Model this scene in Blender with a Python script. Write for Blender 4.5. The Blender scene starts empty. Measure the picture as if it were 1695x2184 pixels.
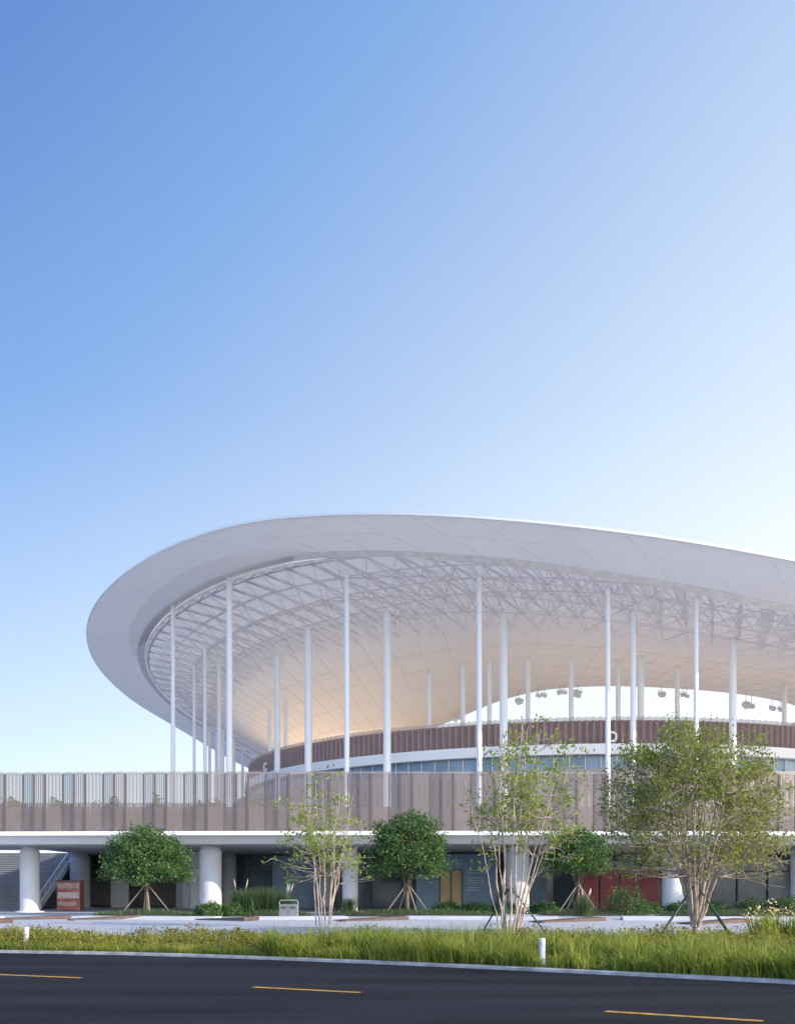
import bpy, math, random
import numpy as np
from mathutils import Vector, Matrix
R=math.radians
scene=bpy.context.scene
col=scene.collection
rng=np.random.default_rng(7)

# ------------------------------------------------------------------ materials
def newmat(name):
    m=bpy.data.materials.new(name); m.use_nodes=True
    nt=m.node_tree; b=nt.nodes['Principled BSDF']; return m,nt,b
def noise_col(nt,b,c1,c2,scale,detail=4,coord='Object',lo=.35,hi=.65):
    tc=nt.nodes.new('ShaderNodeTexCoord'); n=nt.nodes.new('ShaderNodeTexNoise')
    n.inputs['Scale'].default_value=scale; n.inputs['Detail'].default_value=detail
    cr=nt.nodes.new('ShaderNodeValToRGB'); cr.color_ramp.elements[0].position=lo; cr.color_ramp.elements[1].position=hi
    cr.color_ramp.elements[0].color=(*c1,1); cr.color_ramp.elements[1].color=(*c2,1)
    nt.links.new(tc.outputs[coord],n.inputs['Vector']); nt.links.new(n.outputs['Fac'],cr.inputs['Fac'])
    nt.links.new(cr.outputs['Color'],b.inputs['Base Color']); return cr,n
def simple(name,c,rough=.5,metal=0,var=.08,scale=1.5):
    m,nt,b=newmat(name)
    c1=tuple(x*(1-var) for x in c); c2=tuple(min(1,x*(1+var)) for x in c)
    noise_col(nt,b,c1,c2,scale); b.inputs['Roughness'].default_value=rough; b.inputs['Metallic'].default_value=metal
    return m
def meshmat(name,c,trans,rough=.5,var=.08):
    m=simple(name,c,rough,0,var); nt=m.node_tree; b=nt.nodes['Principled BSDF']; o=nt.nodes['Material Output']
    t=nt.nodes.new('ShaderNodeBsdfTransparent'); mx=nt.nodes.new('ShaderNodeMixShader'); mx.inputs[0].default_value=trans
    nt.links.new(b.outputs[0],mx.inputs[1]); nt.links.new(t.outputs[0],mx.inputs[2]); nt.links.new(mx.outputs[0],o.inputs['Surface'])
    return m
def translucent(name,c,fac,tcol,var=.05,scale=.15):
    m=simple(name,c,.45,0,var,scale); nt=m.node_tree; b=nt.nodes['Principled BSDF']; o=nt.nodes['Material Output']
    t=nt.nodes.new('ShaderNodeBsdfTranslucent'); t.inputs['Color'].default_value=(*tcol,1); mx=nt.nodes.new('ShaderNodeMixShader'); mx.inputs[0].default_value=fac
    nt.links.new(b.outputs[0],mx.inputs[1]); nt.links.new(t.outputs[0],mx.inputs[2]); nt.links.new(mx.outputs[0],o.inputs['Surface'])
    return m
def leafmat(name,c1,c2,tr=.35):
    m,nt,b=newmat(name); o=nt.nodes['Material Output']
    g=nt.nodes.new('ShaderNodeNewGeometry'); cr=nt.nodes.new('ShaderNodeValToRGB')
    cr.color_ramp.elements[0].color=(*c1,1); cr.color_ramp.elements[1].color=(*c2,1)
    tc=nt.nodes.new('ShaderNodeTexCoord'); n=nt.nodes.new('ShaderNodeTexNoise'); n.inputs['Scale'].default_value=1.3
    ad=nt.nodes.new('ShaderNodeMath'); ad.operation='MULTIPLY_ADD'; ad.inputs[1].default_value=.55
    sb=nt.nodes.new('ShaderNodeMath'); sb.operation='MULTIPLY_ADD'; sb.inputs[1].default_value=1.6; sb.inputs[2].default_value=-.58
    nt.links.new(tc.outputs['Object'],n.inputs['Vector']); nt.links.new(n.outputs['Fac'],sb.inputs[0])
    nt.links.new(g.outputs['Random Per Island'],ad.inputs[0]); nt.links.new(sb.outputs[0],ad.inputs[2])
    nt.links.new(ad.outputs[0],cr.inputs['Fac']); nt.links.new(cr.outputs['Color'],b.inputs['Base Color'])
    b.inputs['Roughness'].default_value=.55
    t=nt.nodes.new('ShaderNodeBsdfTranslucent'); nt.links.new(cr.outputs['Color'],t.inputs['Color'])
    mx=nt.nodes.new('ShaderNodeMixShader'); mx.inputs[0].default_value=tr
    nt.links.new(b.outputs[0],mx.inputs[1]); nt.links.new(t.outputs[0],mx.inputs[2]); nt.links.new(mx.outputs[0],o.inputs['Surface'])
    return m
CX,CY=20.,118.
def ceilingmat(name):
    # perforated metal: openness changes with distance from centre; warm inner glow painted into colour
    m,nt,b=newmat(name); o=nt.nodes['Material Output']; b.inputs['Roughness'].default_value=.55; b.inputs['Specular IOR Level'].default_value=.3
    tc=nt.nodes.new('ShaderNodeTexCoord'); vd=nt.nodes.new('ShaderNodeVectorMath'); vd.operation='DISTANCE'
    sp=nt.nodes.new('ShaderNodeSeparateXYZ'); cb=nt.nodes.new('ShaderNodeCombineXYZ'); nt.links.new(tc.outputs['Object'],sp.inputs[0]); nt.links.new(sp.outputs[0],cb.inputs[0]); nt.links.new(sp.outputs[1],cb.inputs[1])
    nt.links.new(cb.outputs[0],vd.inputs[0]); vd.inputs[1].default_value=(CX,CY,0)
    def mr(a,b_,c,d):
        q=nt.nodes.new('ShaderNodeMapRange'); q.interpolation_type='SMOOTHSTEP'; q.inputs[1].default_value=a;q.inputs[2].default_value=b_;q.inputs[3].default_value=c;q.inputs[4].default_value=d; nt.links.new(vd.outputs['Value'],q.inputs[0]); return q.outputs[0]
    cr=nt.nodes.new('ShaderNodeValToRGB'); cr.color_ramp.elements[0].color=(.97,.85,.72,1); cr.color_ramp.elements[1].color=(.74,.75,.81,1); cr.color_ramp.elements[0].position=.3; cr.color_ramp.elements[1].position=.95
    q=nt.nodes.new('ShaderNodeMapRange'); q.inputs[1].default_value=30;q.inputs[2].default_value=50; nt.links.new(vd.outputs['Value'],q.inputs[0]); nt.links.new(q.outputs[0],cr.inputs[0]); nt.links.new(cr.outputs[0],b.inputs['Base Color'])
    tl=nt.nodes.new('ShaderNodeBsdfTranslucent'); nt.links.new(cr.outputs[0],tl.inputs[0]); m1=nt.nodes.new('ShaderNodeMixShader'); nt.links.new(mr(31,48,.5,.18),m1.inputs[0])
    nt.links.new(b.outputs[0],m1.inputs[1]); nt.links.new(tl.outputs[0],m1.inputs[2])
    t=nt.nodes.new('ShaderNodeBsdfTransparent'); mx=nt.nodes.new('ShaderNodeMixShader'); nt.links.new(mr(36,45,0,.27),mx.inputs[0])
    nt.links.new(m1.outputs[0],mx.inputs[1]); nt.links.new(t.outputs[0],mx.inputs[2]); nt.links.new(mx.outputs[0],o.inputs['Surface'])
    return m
M={}
M['white']=simple('white_paint',(.84,.84,.84),.4,0,.02)
M['white_edge']=simple('white_edge',(.92,.92,.91),.4,0,.01)
M['rim']=translucent('rim_panel',(.81,.83,.87),.28,(.78,.82,.89),.02)
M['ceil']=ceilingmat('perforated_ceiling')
M['lip']=simple('lip_white',(.84,.85,.88),.5)
M['seam']=simple('seam',(.8,.8,.84),.5)
M['seam_rim']=simple('seam_rim',(.88,.90,.94),.5)
M['truss']=simple('truss_paint',(.50,.50,.56),.5)
M['roof_top']=translucent('roof_membrane',(.8,.8,.82),.55,(.88,.86,.84),.05)
M['brown']=simple('brown_pleated_metal',(.33,.235,.225),.5,0,.08,.8)
M['brown_l']=meshmat('pale_perforated_metal',(.5,.44,.45),.4)
M['screen']=meshmat('screen_mesh',(.25,.208,.20),.46,.5,.04)
M['screen2']=meshmat('screen_mesh_back',(.28,.24,.235),.48)
M['post']=simple('screen_post',(.15,.115,.105),.5)
M['rail']=simple('screen_rail',(.38,.33,.32),.5)
M['concrete']=simple('concrete',(.5,.5,.51),.7,0,.1,.7)
M['wallc']=simple('pale_concrete',(.62,.62,.63),.7,0,.1,.7)
M['col']=simple('column_paint',(.66,.66,.67),.55,0,.05,1)
M['soffit']=simple('soffit',(.5,.5,.51),.6)
M['dark']=simple('dark_frame',(.07,.07,.08),.4)
M['steel']=simple('steel',(.22,.23,.24),.6,.1)
M['bark_pale']=simple('bark_pale',(.46,.37,.31),.8,0,.3,6)
M['bark']=simple('bark_dark',(.16,.12,.095),.9,0,.3,6)
M['stake']=simple('stake_wood',(.3,.26,.22),.8,0,.2,4)
M['stake_g']=simple('stake_green',(.03,.08,.06),.5)
M['timber']=simple('timber',(.13,.085,.07),.7,0,.25,3)
M['red']=simple('red_paint',(.36,.075,.09),.5,0,.2,1)
M['redk']=simple('kiosk_red',(.42,.13,.1),.5,0,.25,2)
M['blue']=simple('blue_board',(.2,.3,.43),.4,0,.1,1)
M['text']=simple('sign_white',(.7,.75,.8),.5)
M['yellow']=simple('yellow_marking',(.52,.28,.03),.7,0,.35,6)
M['warmdoor']=simple('door_wood',(.62,.47,.24),.5)
M['plume']=simple('plume',(.5,.45,.38),.9)
M['flower']=simple('flower',(.75,.55,.25),.7,0,.2,10)
M['leaf_dark']=leafmat('leaf_dark',(.035,.08,.025),(.13,.25,.06),.3)
M['leaf_olive']=leafmat('leaf_olive',(.10,.14,.03),(.42,.46,.10),.48)
M['leaf_lime']=leafmat('leaf_lime',(.14,.22,.03),(.42,.52,.08),.5)
M['hedge']=leafmat('hedge_leaf',(.08,.11,.018),(.40,.36,.05),.4)
M['grass']=leafmat('grass_blade',(.11,.19,.03),(.52,.53,.09),.5)
M['grass_d']=leafmat('grass_dark',(.03,.075,.022),(.11,.18,.06),.3)
M['soil']=simple('soil',(.05,.045,.03),.95,0,.3,4)
m,nt,b=newmat('glass_dark'); noise_col(nt,b,(.08,.11,.15),(.2,.26,.33),.35); b.inputs['Roughness'].default_value=.12; M['glass']=m
m,nt,b=newmat('glass_blue'); noise_col(nt,b,(.16,.26,.36),(.3,.42,.52),.25); b.inputs['Roughness'].default_value=.15; M['glassb']=m
m,nt,b=newmat('asphalt'); cr,n=noise_col(nt,b,(.003,.003,.006),(.022,.021,.030),38,6); b.inputs['Roughness'].default_value=.85; b.inputs['Specular IOR Level'].default_value=.2
tc=nt.nodes.new('ShaderNodeTexCoord'); n2=nt.nodes.new('ShaderNodeTexNoise'); n2.inputs['Scale'].default_value=.35; n2.inputs['Detail'].default_value=5
mp=nt.nodes.new('ShaderNodeMapping'); mp.inputs['Rotation'].default_value=(0,0,R(25)); mp.inputs['Scale'].default_value=(.5,3,1)
mx=nt.nodes.new('ShaderNodeMixRGB'); mx.blend_type='MULTIPLY'; mx.inputs[0].default_value=.9
cr2=nt.nodes.new('ShaderNodeValToRGB'); cr2.color_ramp.elements[0].color=(.5,.5,.55,1); cr2.color_ramp.elements[1].color=(1.8,1.75,1.7,1); cr2.color_ramp.elements[0].position=.35; cr2.color_ramp.elements[1].position=.68
nt.links.new(tc.outputs['Object'],mp.inputs[0]); nt.links.new(mp.outputs[0],n2.inputs['Vector']); nt.links.new(n2.outputs['Fac'],cr2.inputs[0])
nt.links.new(cr.outputs[0],mx.inputs[1]); nt.links.new(cr2.outputs[0],mx.inputs[2]); nt.links.new(mx.outputs[0],b.inputs['Base Color'])
bp=nt.nodes.new('ShaderNodeBump'); bp.inputs['Strength'].default_value=.7; bp.inputs['Distance'].default_value=.012; nt.links.new(n.outputs['Fac'],bp.inputs['Height']); nt.links.new(bp.outputs[0],b.inputs['Normal'])
M['asphalt']=m
m,nt,b=newmat('paving'); tc=nt.nodes.new('ShaderNodeTexCoord'); br=nt.nodes.new('ShaderNodeTexBrick')
br.inputs['Scale'].default_value=1; br.inputs['Brick Width'].default_value=1.2; br.inputs['Row Height'].default_value=.6; br.inputs['Mortar Size'].default_value=.012
br.inputs['Color1'].default_value=(.46,.47,.50,1); br.inputs['Color2'].default_value=(.54,.55,.58,1); br.inputs['Mortar'].default_value=(.3,.3,.31,1)
nt.links.new(tc.outputs['Object'],br.inputs['Vector']); nt.links.new(br.outputs['Color'],b.inputs['Base Color']); b.inputs['Roughness'].default_value=.7; M['paving']=m
m,nt,b=newmat('ground_soil'); noise_col(nt,b,(.06,.08,.035),(.12,.12,.07),.2); b.inputs['Roughness'].default_value=.95; M['ground']=m

# ------------------------------------------------------------------ helpers
def tag(o,label=None,category=None,group=None,kind=None):
    if label:o['label']=label
    if category:o['category']=category
    if group:o['group']=group
    if kind:o['kind']=kind
    return o
def mobj(name,verts,faces,mat,parent=None,smooth=False,**kw):
    me=bpy.data.meshes.new(name)
    if isinstance(verts,np.ndarray) and isinstance(faces,np.ndarray):
        V=verts.astype(np.float32); F=faces.astype(np.int32); k=F.shape[1]
        me.vertices.add(len(V)); me.vertices.foreach_set('co',V.ravel())
        me.loops.add(F.size); me.loops.foreach_set('vertex_index',F.ravel())
        me.polygons.add(len(F)); me.polygons.foreach_set('loop_start',np.arange(0,F.size,k,dtype=np.int32))
        me.update(calc_edges=True); me.validate()
    else:
        me.from_pydata([tuple(v) for v in verts],[],[tuple(f) for f in faces])
    mats=mat if isinstance(mat,list) else [mat]
    for q in mats: me.materials.append(q)
    if smooth: me.polygons.foreach_set('use_smooth',[True]*len(me.polygons))
    o=bpy.data.objects.new(name,me); col.objects.link(o)
    if parent: o.parent=parent; o.matrix_parent_inverse=Matrix.Identity(4)
    tag(o,**kw); return o
def empty(name,loc,**kw):
    o=bpy.data.objects.new(name,None); o.location=loc; o.empty_display_size=.3; col.objects.link(o); tag(o,**kw); return o
class MB:
    def __init__(s): s.v=[]; s.f=[]; s.m=[]
    def add(s,V,F,mi=0):
        n=len(s.v); s.v+=list(V)
        for f in F: s.f.append(tuple(n+i for i in f)); s.m.append(mi)
    def box(s,x0,x1,y0,y1,z0,z1,mi=0):
        n=len(s.v); s.v+=[(x0,y0,z0),(x1,y0,z0),(x1,y1,z0),(x0,y1,z0),(x0,y0,z1),(x1,y0,z1),(x1,y1,z1),(x0,y1,z1)]
        for f in [(0,3,2,1),(4,5,6,7),(0,1,5,4),(1,2,6,5),(2,3,7,6),(3,0,4,7)]:
            s.f.append(tuple(n+i for i in f)); s.m.append(mi)
        return s
    def beam(s,p,q,w,h=None,mi=0):
        h=h or w; p=Vector(p); q=Vector(q); d=(q-p)
        if d.length<1e-6: return
        d.normalize(); u=d.cross(Vector((0,0,1)))
        if u.length<1e-3: u=Vector((1,0,0))
        u.normalize(); t=u.cross(d); n=len(s.v)
        for c in (p,q):
            for a,b_ in ((-1,-1),(1,-1),(1,1),(-1,1)): s.v.append(tuple(c+u*(a*w/2)+t*(b_*h/2)))
        for f in [(0,1,2,3),(7,6,5,4),(0,4,5,1),(1,5,6,2),(2,6,7,3),(3,7,4,0)]:
            s.f.append(tuple(n+i for i in f)); s.m.append(mi)
    def tube(s,pts,rads,n=6,mi=0):
        base=len(s.v); N=len(pts)
        for i in range(N):
            a=Vector(pts[max(0,i-1)]); c=Vector(pts[min(N-1,i+1)]); d=(c-a)
            d=d.normalized() if d.length>1e-6 else Vector((0,0,1))
            u=d.cross(Vector((0.3,1,0.1))).normalized(); t=d.cross(u)
            for k in range(n):
                an=2*math.pi*k/n; s.v.append(tuple(Vector(pts[i])+(u*math.cos(an)+t*math.sin(an))*rads[i]))
        for i in range(N-1):
            for k in range(n):
                k2=(k+1)%n; s.f.append((base+i*n+k,base+i*n+k2,base+(i+1)*n+k2,base+(i+1)*n+k)); s.m.append(mi)
        s.f.append(tuple(base+(N-1)*n+k for k in range(n))); s.m.append(mi)
    def lathe(s,prof,n=24,cx=0,cy=0,mi=0):
        base=len(s.v)
        for r,z in prof:
            for k in range(n):
                a=2*math.pi*k/n; s.v.append((cx+r*math.cos(a),cy+r*math.sin(a),z))
        for i in range(len(prof)-1):
            for k in range(n):
                k2=(k+1)%n; s.f.append((base+i*n+k,base+i*n+k2,base+(i+1)*n+k2,base+(i+1)*n+k)); s.m.append(mi)
        s.f.append(tuple(base+(len(prof)-1)*n+k for k in range(n))); s.m.append(mi)
    def obj(s,name,mat,parent=None,smooth=False,**kw):
        o=mobj(name,s.v,s.f,mat,parent,smooth,**kw)
        if isinstance(mat,list): o.data.polygons.foreach_set('material_index',s.m)
        return o
def child_of(o,parent):
    o.parent=parent; o.matrix_parent_inverse=Matrix.Translation(-Vector(parent.location)); return o
def sheet(name,pts,z,mat,**kw):
    return mobj(name,[(x,y,z) for x,y in pts],[tuple(range(len(pts)))],mat,**kw)
def text_mesh(name,s,size,ext,mat,loc,rotz,parent=None,bold=0,sx=1,**kw):
    cu=bpy.data.curves.new('t','FONT'); cu.body=s; cu.size=size; cu.extrude=ext; cu.offset=bold; cu.align_x='CENTER'
    to=bpy.data.objects.new('t',cu); col.objects.link(to); dg=bpy.context.evaluated_depsgraph_get()
    me=bpy.data.meshes.new_from_object(to.evaluated_get(dg)); bpy.data.objects.remove(to)
    me.materials.clear(); me.materials.append(mat); o=bpy.data.objects.new(name,me); col.objects.link(o)
    me.transform(Matrix.Translation(loc)@Matrix.Rotation(rotz,4,'Z')@Matrix.Rotation(R(90),4,'X')@Matrix.Diagonal((sx,1,1,1)))
    if parent: child_of(o,parent)
    tag(o,**kw); return o

# ------------------------------------------------------------------ setting: ground, road, plaza
sheet('ground',[(-1500,-1500),(1500,-1500),(1500,1500),(-1500,1500)],-.06,M['ground'],kind='structure')
kerb=[(-60,34),(-40,30.5),(-25,27.2),(-16,24.9),(-9.9,23.3),(-6.6,22.5),(-3.7,21.4),(-1,20.1),(1.43,18.8),(4.3,17.1),(6.65,15.6),(9.5,13.4),(13,10),(17,5),(22,-4),(28,-20),(34,-50)]
def smoothline(P,n=6):
    out=[]
    for i in range(len(P)-1):
        p0=P[max(0,i-1)];p1=P[i];p2=P[i+1];p3=P[min(len(P)-1,i+2)]
        for k in range(n):
            t=k/n
            out.append(tuple(.5*((2*p1[j])+(-p0[j]+p2[j])*t+(2*p0[j]-5*p1[j]+4*p2[j]-p3[j])*t*t+(-p0[j]+3*p1[j]-3*p2[j]+p3[j])*t**3) for j in (0,1)))
    out.append(P[-1]); return out
K=smoothline(kerb)
sheet('road',K+[(-60,-50)],0,M['asphalt'],kind='structure')
def offset(P,d):
    out=[]
    for i in range(len(P)):
        a=Vector(P[max(0,i-1)]);c=Vector(P[min(len(P)-1,i+1)]);t=(c-a).normalized(); n=Vector((-t.y,t.x)); out.append((P[i][0]+n.x*d,P[i][1]+n.y*d))
    return out
K2=offset(K,.13)
mb=MB(); n=len(K)
mb.v=[(x,y,0.0) for x,y in K]+[(x,y,.05) for x,y in offset(K,.012)]+[(x,y,.07) for x,y in K2]+[(x,y,0) for x,y in K2]
for j in range(3):
    for i in range(n-1): mb.f.append((j*n+i,j*n+i+1,(j+1)*n+i+1,(j+1)*n+i)); mb.m.append(0)
mb.obj('kerb',simple('kerb_stone',(.36,.36,.36),.7,0,.3,3),kind='structure')
back=[(-60,36),(-30,30.5),(-9,28.4),(0,28.4),(10,30),(20,31.5),(45,33)]
sheet('planting_bed',K2+[(45,-50),(45,33)]+back[::-1][1:]+[],.06,M['soil'],kind='structure')
sheet('plaza_pavement',back+[(90,33),(90,180),(-90,180),(-90,36)],.105,M['paving'],kind='structure')
dashes=[((-13.1,19.6),(-11.3,18.95)),((-7.5,17.45),(-5.64,16.75)),((-2.33,15.2),(-.57,14.4)),((2.7,12.2),(4.4,11.3)),((7.5,9.5),(9.0,8.3))]
mb=MB()
for (p,q) in dashes:
    a=Vector(p);c=Vector(q);t=(c-a).normalized();nn=Vector((-t.y,t.x))*.07;k=len(mb.v)
    mb.v+=[(*(a-nn),.004),(*(c-nn),.004),(*(c+nn),.004),(*(a+nn),.004)]; mb.f.append((k,k+1,k+2,k+3)); mb.m.append(0)
mb.obj('road_marking',M['yellow'],kind='structure')

# ------------------------------------------------------------------ stadium geometry
def periodic(tab,sm):
    a=np.array(sorted(tab.items()),float); x=np.concatenate([a[:,0]-360,a[:,0],a[:,0]+360]); y=np.tile(a[:,1],3)
    v=np.interp(np.arange(360),x,y); k=np.hanning(2*sm+1); k/=k.sum()
    return np.convolve(np.tile(v,3),k,'same')[360:720]
ZE=periodic({0:24,30:25.5,60:24.5,90:22,120:20,133:20,142:20.9,151:23.6,161:25.7,180:27.7,198:28.9,214:29.5,226:29.85,236:29.6,249:27.8,260:25.95,277:23.2,290:21.8,305:21.2,330:22},9)
ZI=periodic({0:20,45:19,90:18,135:17,180:16.8,220:16.8,234:17.1,242:18.2,250:19.6,258:20.4,268:20.6,282:20.5,314:20.4,340:20.3},6)
def lk(T,deg): 
    deg=deg%360; i=int(deg); f=deg-i; return T[i]*(1-f)+T[(i+1)%360]*f
RO,RL,RI=56.,50.4,30.
def zceil(r,deg):
    t=max(0,(r-RI)/(RL-RI)); zi=lk(ZI,deg); zl=lk(ZE,deg)-.98
    return zi+(zl-zi)*t**.8
def ztop(r,deg):
    if r>=RO: return lk(ZE,deg)+.14
    t=(r-RI)/(RO-RI); return (lk(ZI,deg)+2.6)*(1-t)+ (lk(ZE,deg)+.14)*t + 1.2*math.sin(math.pi*t)*1.3
def P(r,deg,z): return (CX+r*math.cos(R(deg)),CY+r*math.sin(R(deg)),z)
def ringmesh(rows,n=360):
    V=[];F=[]
    for fn in rows:
        for k in range(n):
            d=360*k/n; r,z=fn(d); V.append(P(r,d,z))
    for j in range(len(rows)-1):
        for k in range(n):
            k2=(k+1)%n; F.append((j*n+k,j*n+k2,(j+1)*n+k2,(j+1)*n+k))
    return V,F
stadium=empty('stadium',(CX,CY,0),label='round stadium with white saddle-shaped canopy roof on slender columns',category='stadium')
def part(name,V,F,mat,parent=stadium,smooth=True,**kw):
    o=mobj(name,V,F,mat,None,smooth,**kw); child_of(o,stadium); return o
rows=[lambda d,r=r:(r,ztop(r,d)) for r in (30,34,38,42,46,50,53,56.0)]
V,F=ringmesh(rows); roof=part('roof',V,F,M['roof_top'])
def sub(name,V,F,mat,smooth=True):
    o=mobj(name,V,F,mat,None,smooth); o.parent=roof; return o
rimrows=[lambda d:(56.0,lk(ZE,d)-.02),lambda d:(54.2,lk(ZE,d)-.35),lambda d:(52.3,lk(ZE,d)-.62),lambda d:(50.75,lk(ZE,d)-.8)]
V,F=ringmesh(rimrows); mb=MB(); mb.add(V,F,0); nf=len(F)
for k in range(72):
    d=360*k/72; pr=None
    for i in range(9):
        t=i/8; r=55.9*(1-t)+50.8*t; dd=d+4.5*t; z=lk(ZE,dd)-.02-.8*t**.9-.03; q=P(r,dd,z)
        if pr: mb.beam(pr,q,.03,mi=1)
        pr=q
for r,dz in ((53.6,.47),):
    for k in range(180): mb.beam(P(r,2*k,lk(ZE,2*k)-dz-.02),P(r,2*k+2,lk(ZE,2*k+2)-dz-.02),.025,mi=1)
o=mb.obj('soffit_rim',[M['rim'],M['seam_rim']]); o.parent=roof
o.data.polygons.foreach_set('use_smooth',[i<nf for i in range(len(o.data.polygons))])
V,F=ringmesh([lambda d:(56.0,lk(ZE,d)-.02),lambda d:(56.1,lk(ZE,d)),lambda d:(56.1,lk(ZE,d)+.16),lambda d:(55.95,lk(ZE,d)+.2)]); sub('roof_edge',V,F,M['white_edge'],False)
V,F=ringmesh([lambda d:(50.76,lk(ZE,d)-.8),lambda d:(50.74,lk(ZE,d)-.88),lambda d:(50.0,lk(ZE,d)-1.08),lambda d:(49.98,lk(ZE,d)-.98)]); sub('lip_ring',V,F,M['lip'],False)
RM=39
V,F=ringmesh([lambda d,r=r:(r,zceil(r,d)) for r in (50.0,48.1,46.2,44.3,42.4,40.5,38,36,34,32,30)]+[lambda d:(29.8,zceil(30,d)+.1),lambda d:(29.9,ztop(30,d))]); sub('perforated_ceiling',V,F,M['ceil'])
mb=MB(); rr=[50.0,46.8,43.6,40.4]
N=80; st=360/N
for j in range(len(rr)-1):
    for k in range(N):
        d0=st*k; d1=d0+st
        if 20<d0<110: continue
        off=0 if j%2==0 else st/2
        A=P(rr[j],d0+off,zceil(rr[j],d0+off)-.02); B=P(rr[j+1],d0+st/2+off,zceil(rr[j+1],d0+st/2+off)-.02); C=P(rr[j],d1+off,zceil(rr[j],d1+off)-.02)
        mb.beam(A,C,.03); mb.beam(A,B,.025); mb.beam(B,C,.025)
mb.obj('ceiling_seam',M['seam']).parent=roof
mb=MB()
for k in range(90):
    d0=4*k; 
    if 20<d0<110: continue
    pp=None
    for r in (31,33,35,37,39,40.4):
        dd=d0+(r-30)*.25; q=P(r,dd,zceil(r,dd)-.02)
        if pp: mb.beam(pp,q,.025)
        pp=q
for r in (32,34,36,38):
    for k in range(120): 
        if 20<3*k<110: continue
        mb.beam(P(r,3*k,zceil(r,3*k)-.02),P(r,3*k+3,zceil(r,3*k+3)-.02),.025)
mb.obj('inner_ceiling_seam',simple('seam_warm',(.85,.77,.68),.5)).parent=roof  # seam tint follows the warm glow painted on the inner ceiling
mb=MB(); TR=[49.6,47.2,44.8,42.4,RM+1]
NS=120; sp_=360/NS
for k in range(NS):
    d0=sp_*k
    if 20<d0<110: continue
    for j in range(4):
        ra,rb=TR[j],TR[j+1]; da=d0+(sp_/2 if j%2 else 0); db=da+sp_/2
        la=P(ra,da,zceil(ra,da)+.35); lb=P(rb,db,zceil(rb,db)+.35); lc=P(rb,da-sp_/2,zceil(rb,da-sp_/2)+.35)
        ua=P(ra,da,ztop(ra,da)-.25); ub=P(rb,db,ztop(rb,db)-.25)
        mb.beam(la,lb,.07); mb.beam(la,lc,.07); mb.beam(ua,ub,.1); mb.beam(la,ua,.07); mb.beam(ua,lb,.08); mb.beam(ub,la,.07)
        mb.beam(la,P(ra,da+sp_,zceil(ra,da+sp_)+.35),.08); mb.beam(ua,P(ra,da+sp_,ztop(ra,da+sp_)-.25),.1)
        mb.beam(ua,P(ra,da+sp_,zceil(ra,da+sp_)+.35),.07)
mb.obj('roof_truss',M['truss']).parent=roof
# drum
NP=400
def pleats(r,amp,z0,z1,zt,mat,name):
    V=[];F=[]; n=NP*6
    for (z,sc) in ((z0,0),(z1,0),(zt,1)):
        for i in range(n):
            ph=(i%6)/6; a=(1-abs(2*ph-1)); a=min(1,max(0,(a-.2)/.6)); rr_=r+amp*(a-.5)
            V.append(P(rr_,360*i/n,z+(.05*math.sin(math.pi*ph) if sc else 0)))
    Fm=[]
    for j in range(2):
        for i in range(n):
            i2=(i+1)%n; F.append((j*n+i,j*n+i2,(j+1)*n+i2,(j+1)*n+i)); Fm.append(j)
    o=part(name,V,F,mat,smooth=False); o.data.polygons.foreach_set('material_index',Fm); return o
pleats(38.1,.34,13.9,15.95,16.22,[M['brown'],M['brown_l']],'pleated_band')
V,F=ringmesh([lambda d:(37.6,13.9),lambda d:(38.7,13.88),lambda d:(38.72,13.0),lambda d:(37.2,12.98)]); part('white_fascia',V,F,M['white_edge'],smooth=False)
V,F=ringmesh([lambda d:(37.9,12.98),lambda d:(37.9,11.5)]); mb=MB(); mb.add(V,F,0)
for k in range(180):
    d=2*k
    if d<150 or d>330: continue
    mb.beam(P(38.0,d,11.5),P(38.0,d,12.98),.08,mi=1)
o=mb.obj('upper_glazing',[M['glassb'],M['white']]); child_of(o,stadium)
wallm=simple('warm_wall',(.38,.335,.32),.6,0,.03)
V,F=ringmesh([lambda d:(37.8,11.52),lambda d:(40.0,11.6),lambda d:(40.0,11.0),lambda d:(39.95,5.05)]); mb=MB(); mb.add(V,F,0)
for k in range(360):
    if 160<k<330: mb.beam(P(40.03,k,5.1),P(40.03,k,10.9),.14 if k%3 else .08,mi=1)
o=mb.obj('lower_wall',[wallm,simple('wall_fin',(.25,.20,.19),.6)]); child_of(o,stadium)
rows=[]; 
for i in range(20):
    r=37.5-i*1.0; z=15.6-i*.5
    rows+= [lambda d,r=r,z=z:(r,z),lambda d,r=r,z=z:(r-1,z)]
V,F=ringmesh(rows,120); part('bounce_bowl',V,F,simple('bounce_seats',(.88,.74,.58),.7),smooth=False)  # unseen bowl added in a warm pale colour to bounce light onto ceiling
V,F=ringmesh([lambda d:(37.5,15.6),lambda d:(37.6,15.9),lambda d:(37.75,15.9),lambda d:(37.75,13.9)],120); part('bowl_parapet',V,F,M['white'],smooth=False)
text_mesh('letter_sign','D',1.25,.06,M['white_edge'],Vector(P(38.85,267.3,14.0)),R(-2.7),stadium,.03,.8)
text_mesh('letter_sign','C',1.25,.06,M['white_edge'],Vector(P(38.85,209,14.0)),R(209+90),stadium,.03)
def ring_hit(tb,r,far=False):
    th=math.atan(tb); D=math.hypot(CX,CY); c=math.atan2(CX,CY); off=c-th
    s=math.sqrt(max(0,r*r-(D*math.sin(off))**2)); dist=D*math.cos(off)+(s if far else -s)
    return dist*math.sin(th),dist*math.cos(th)
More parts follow.
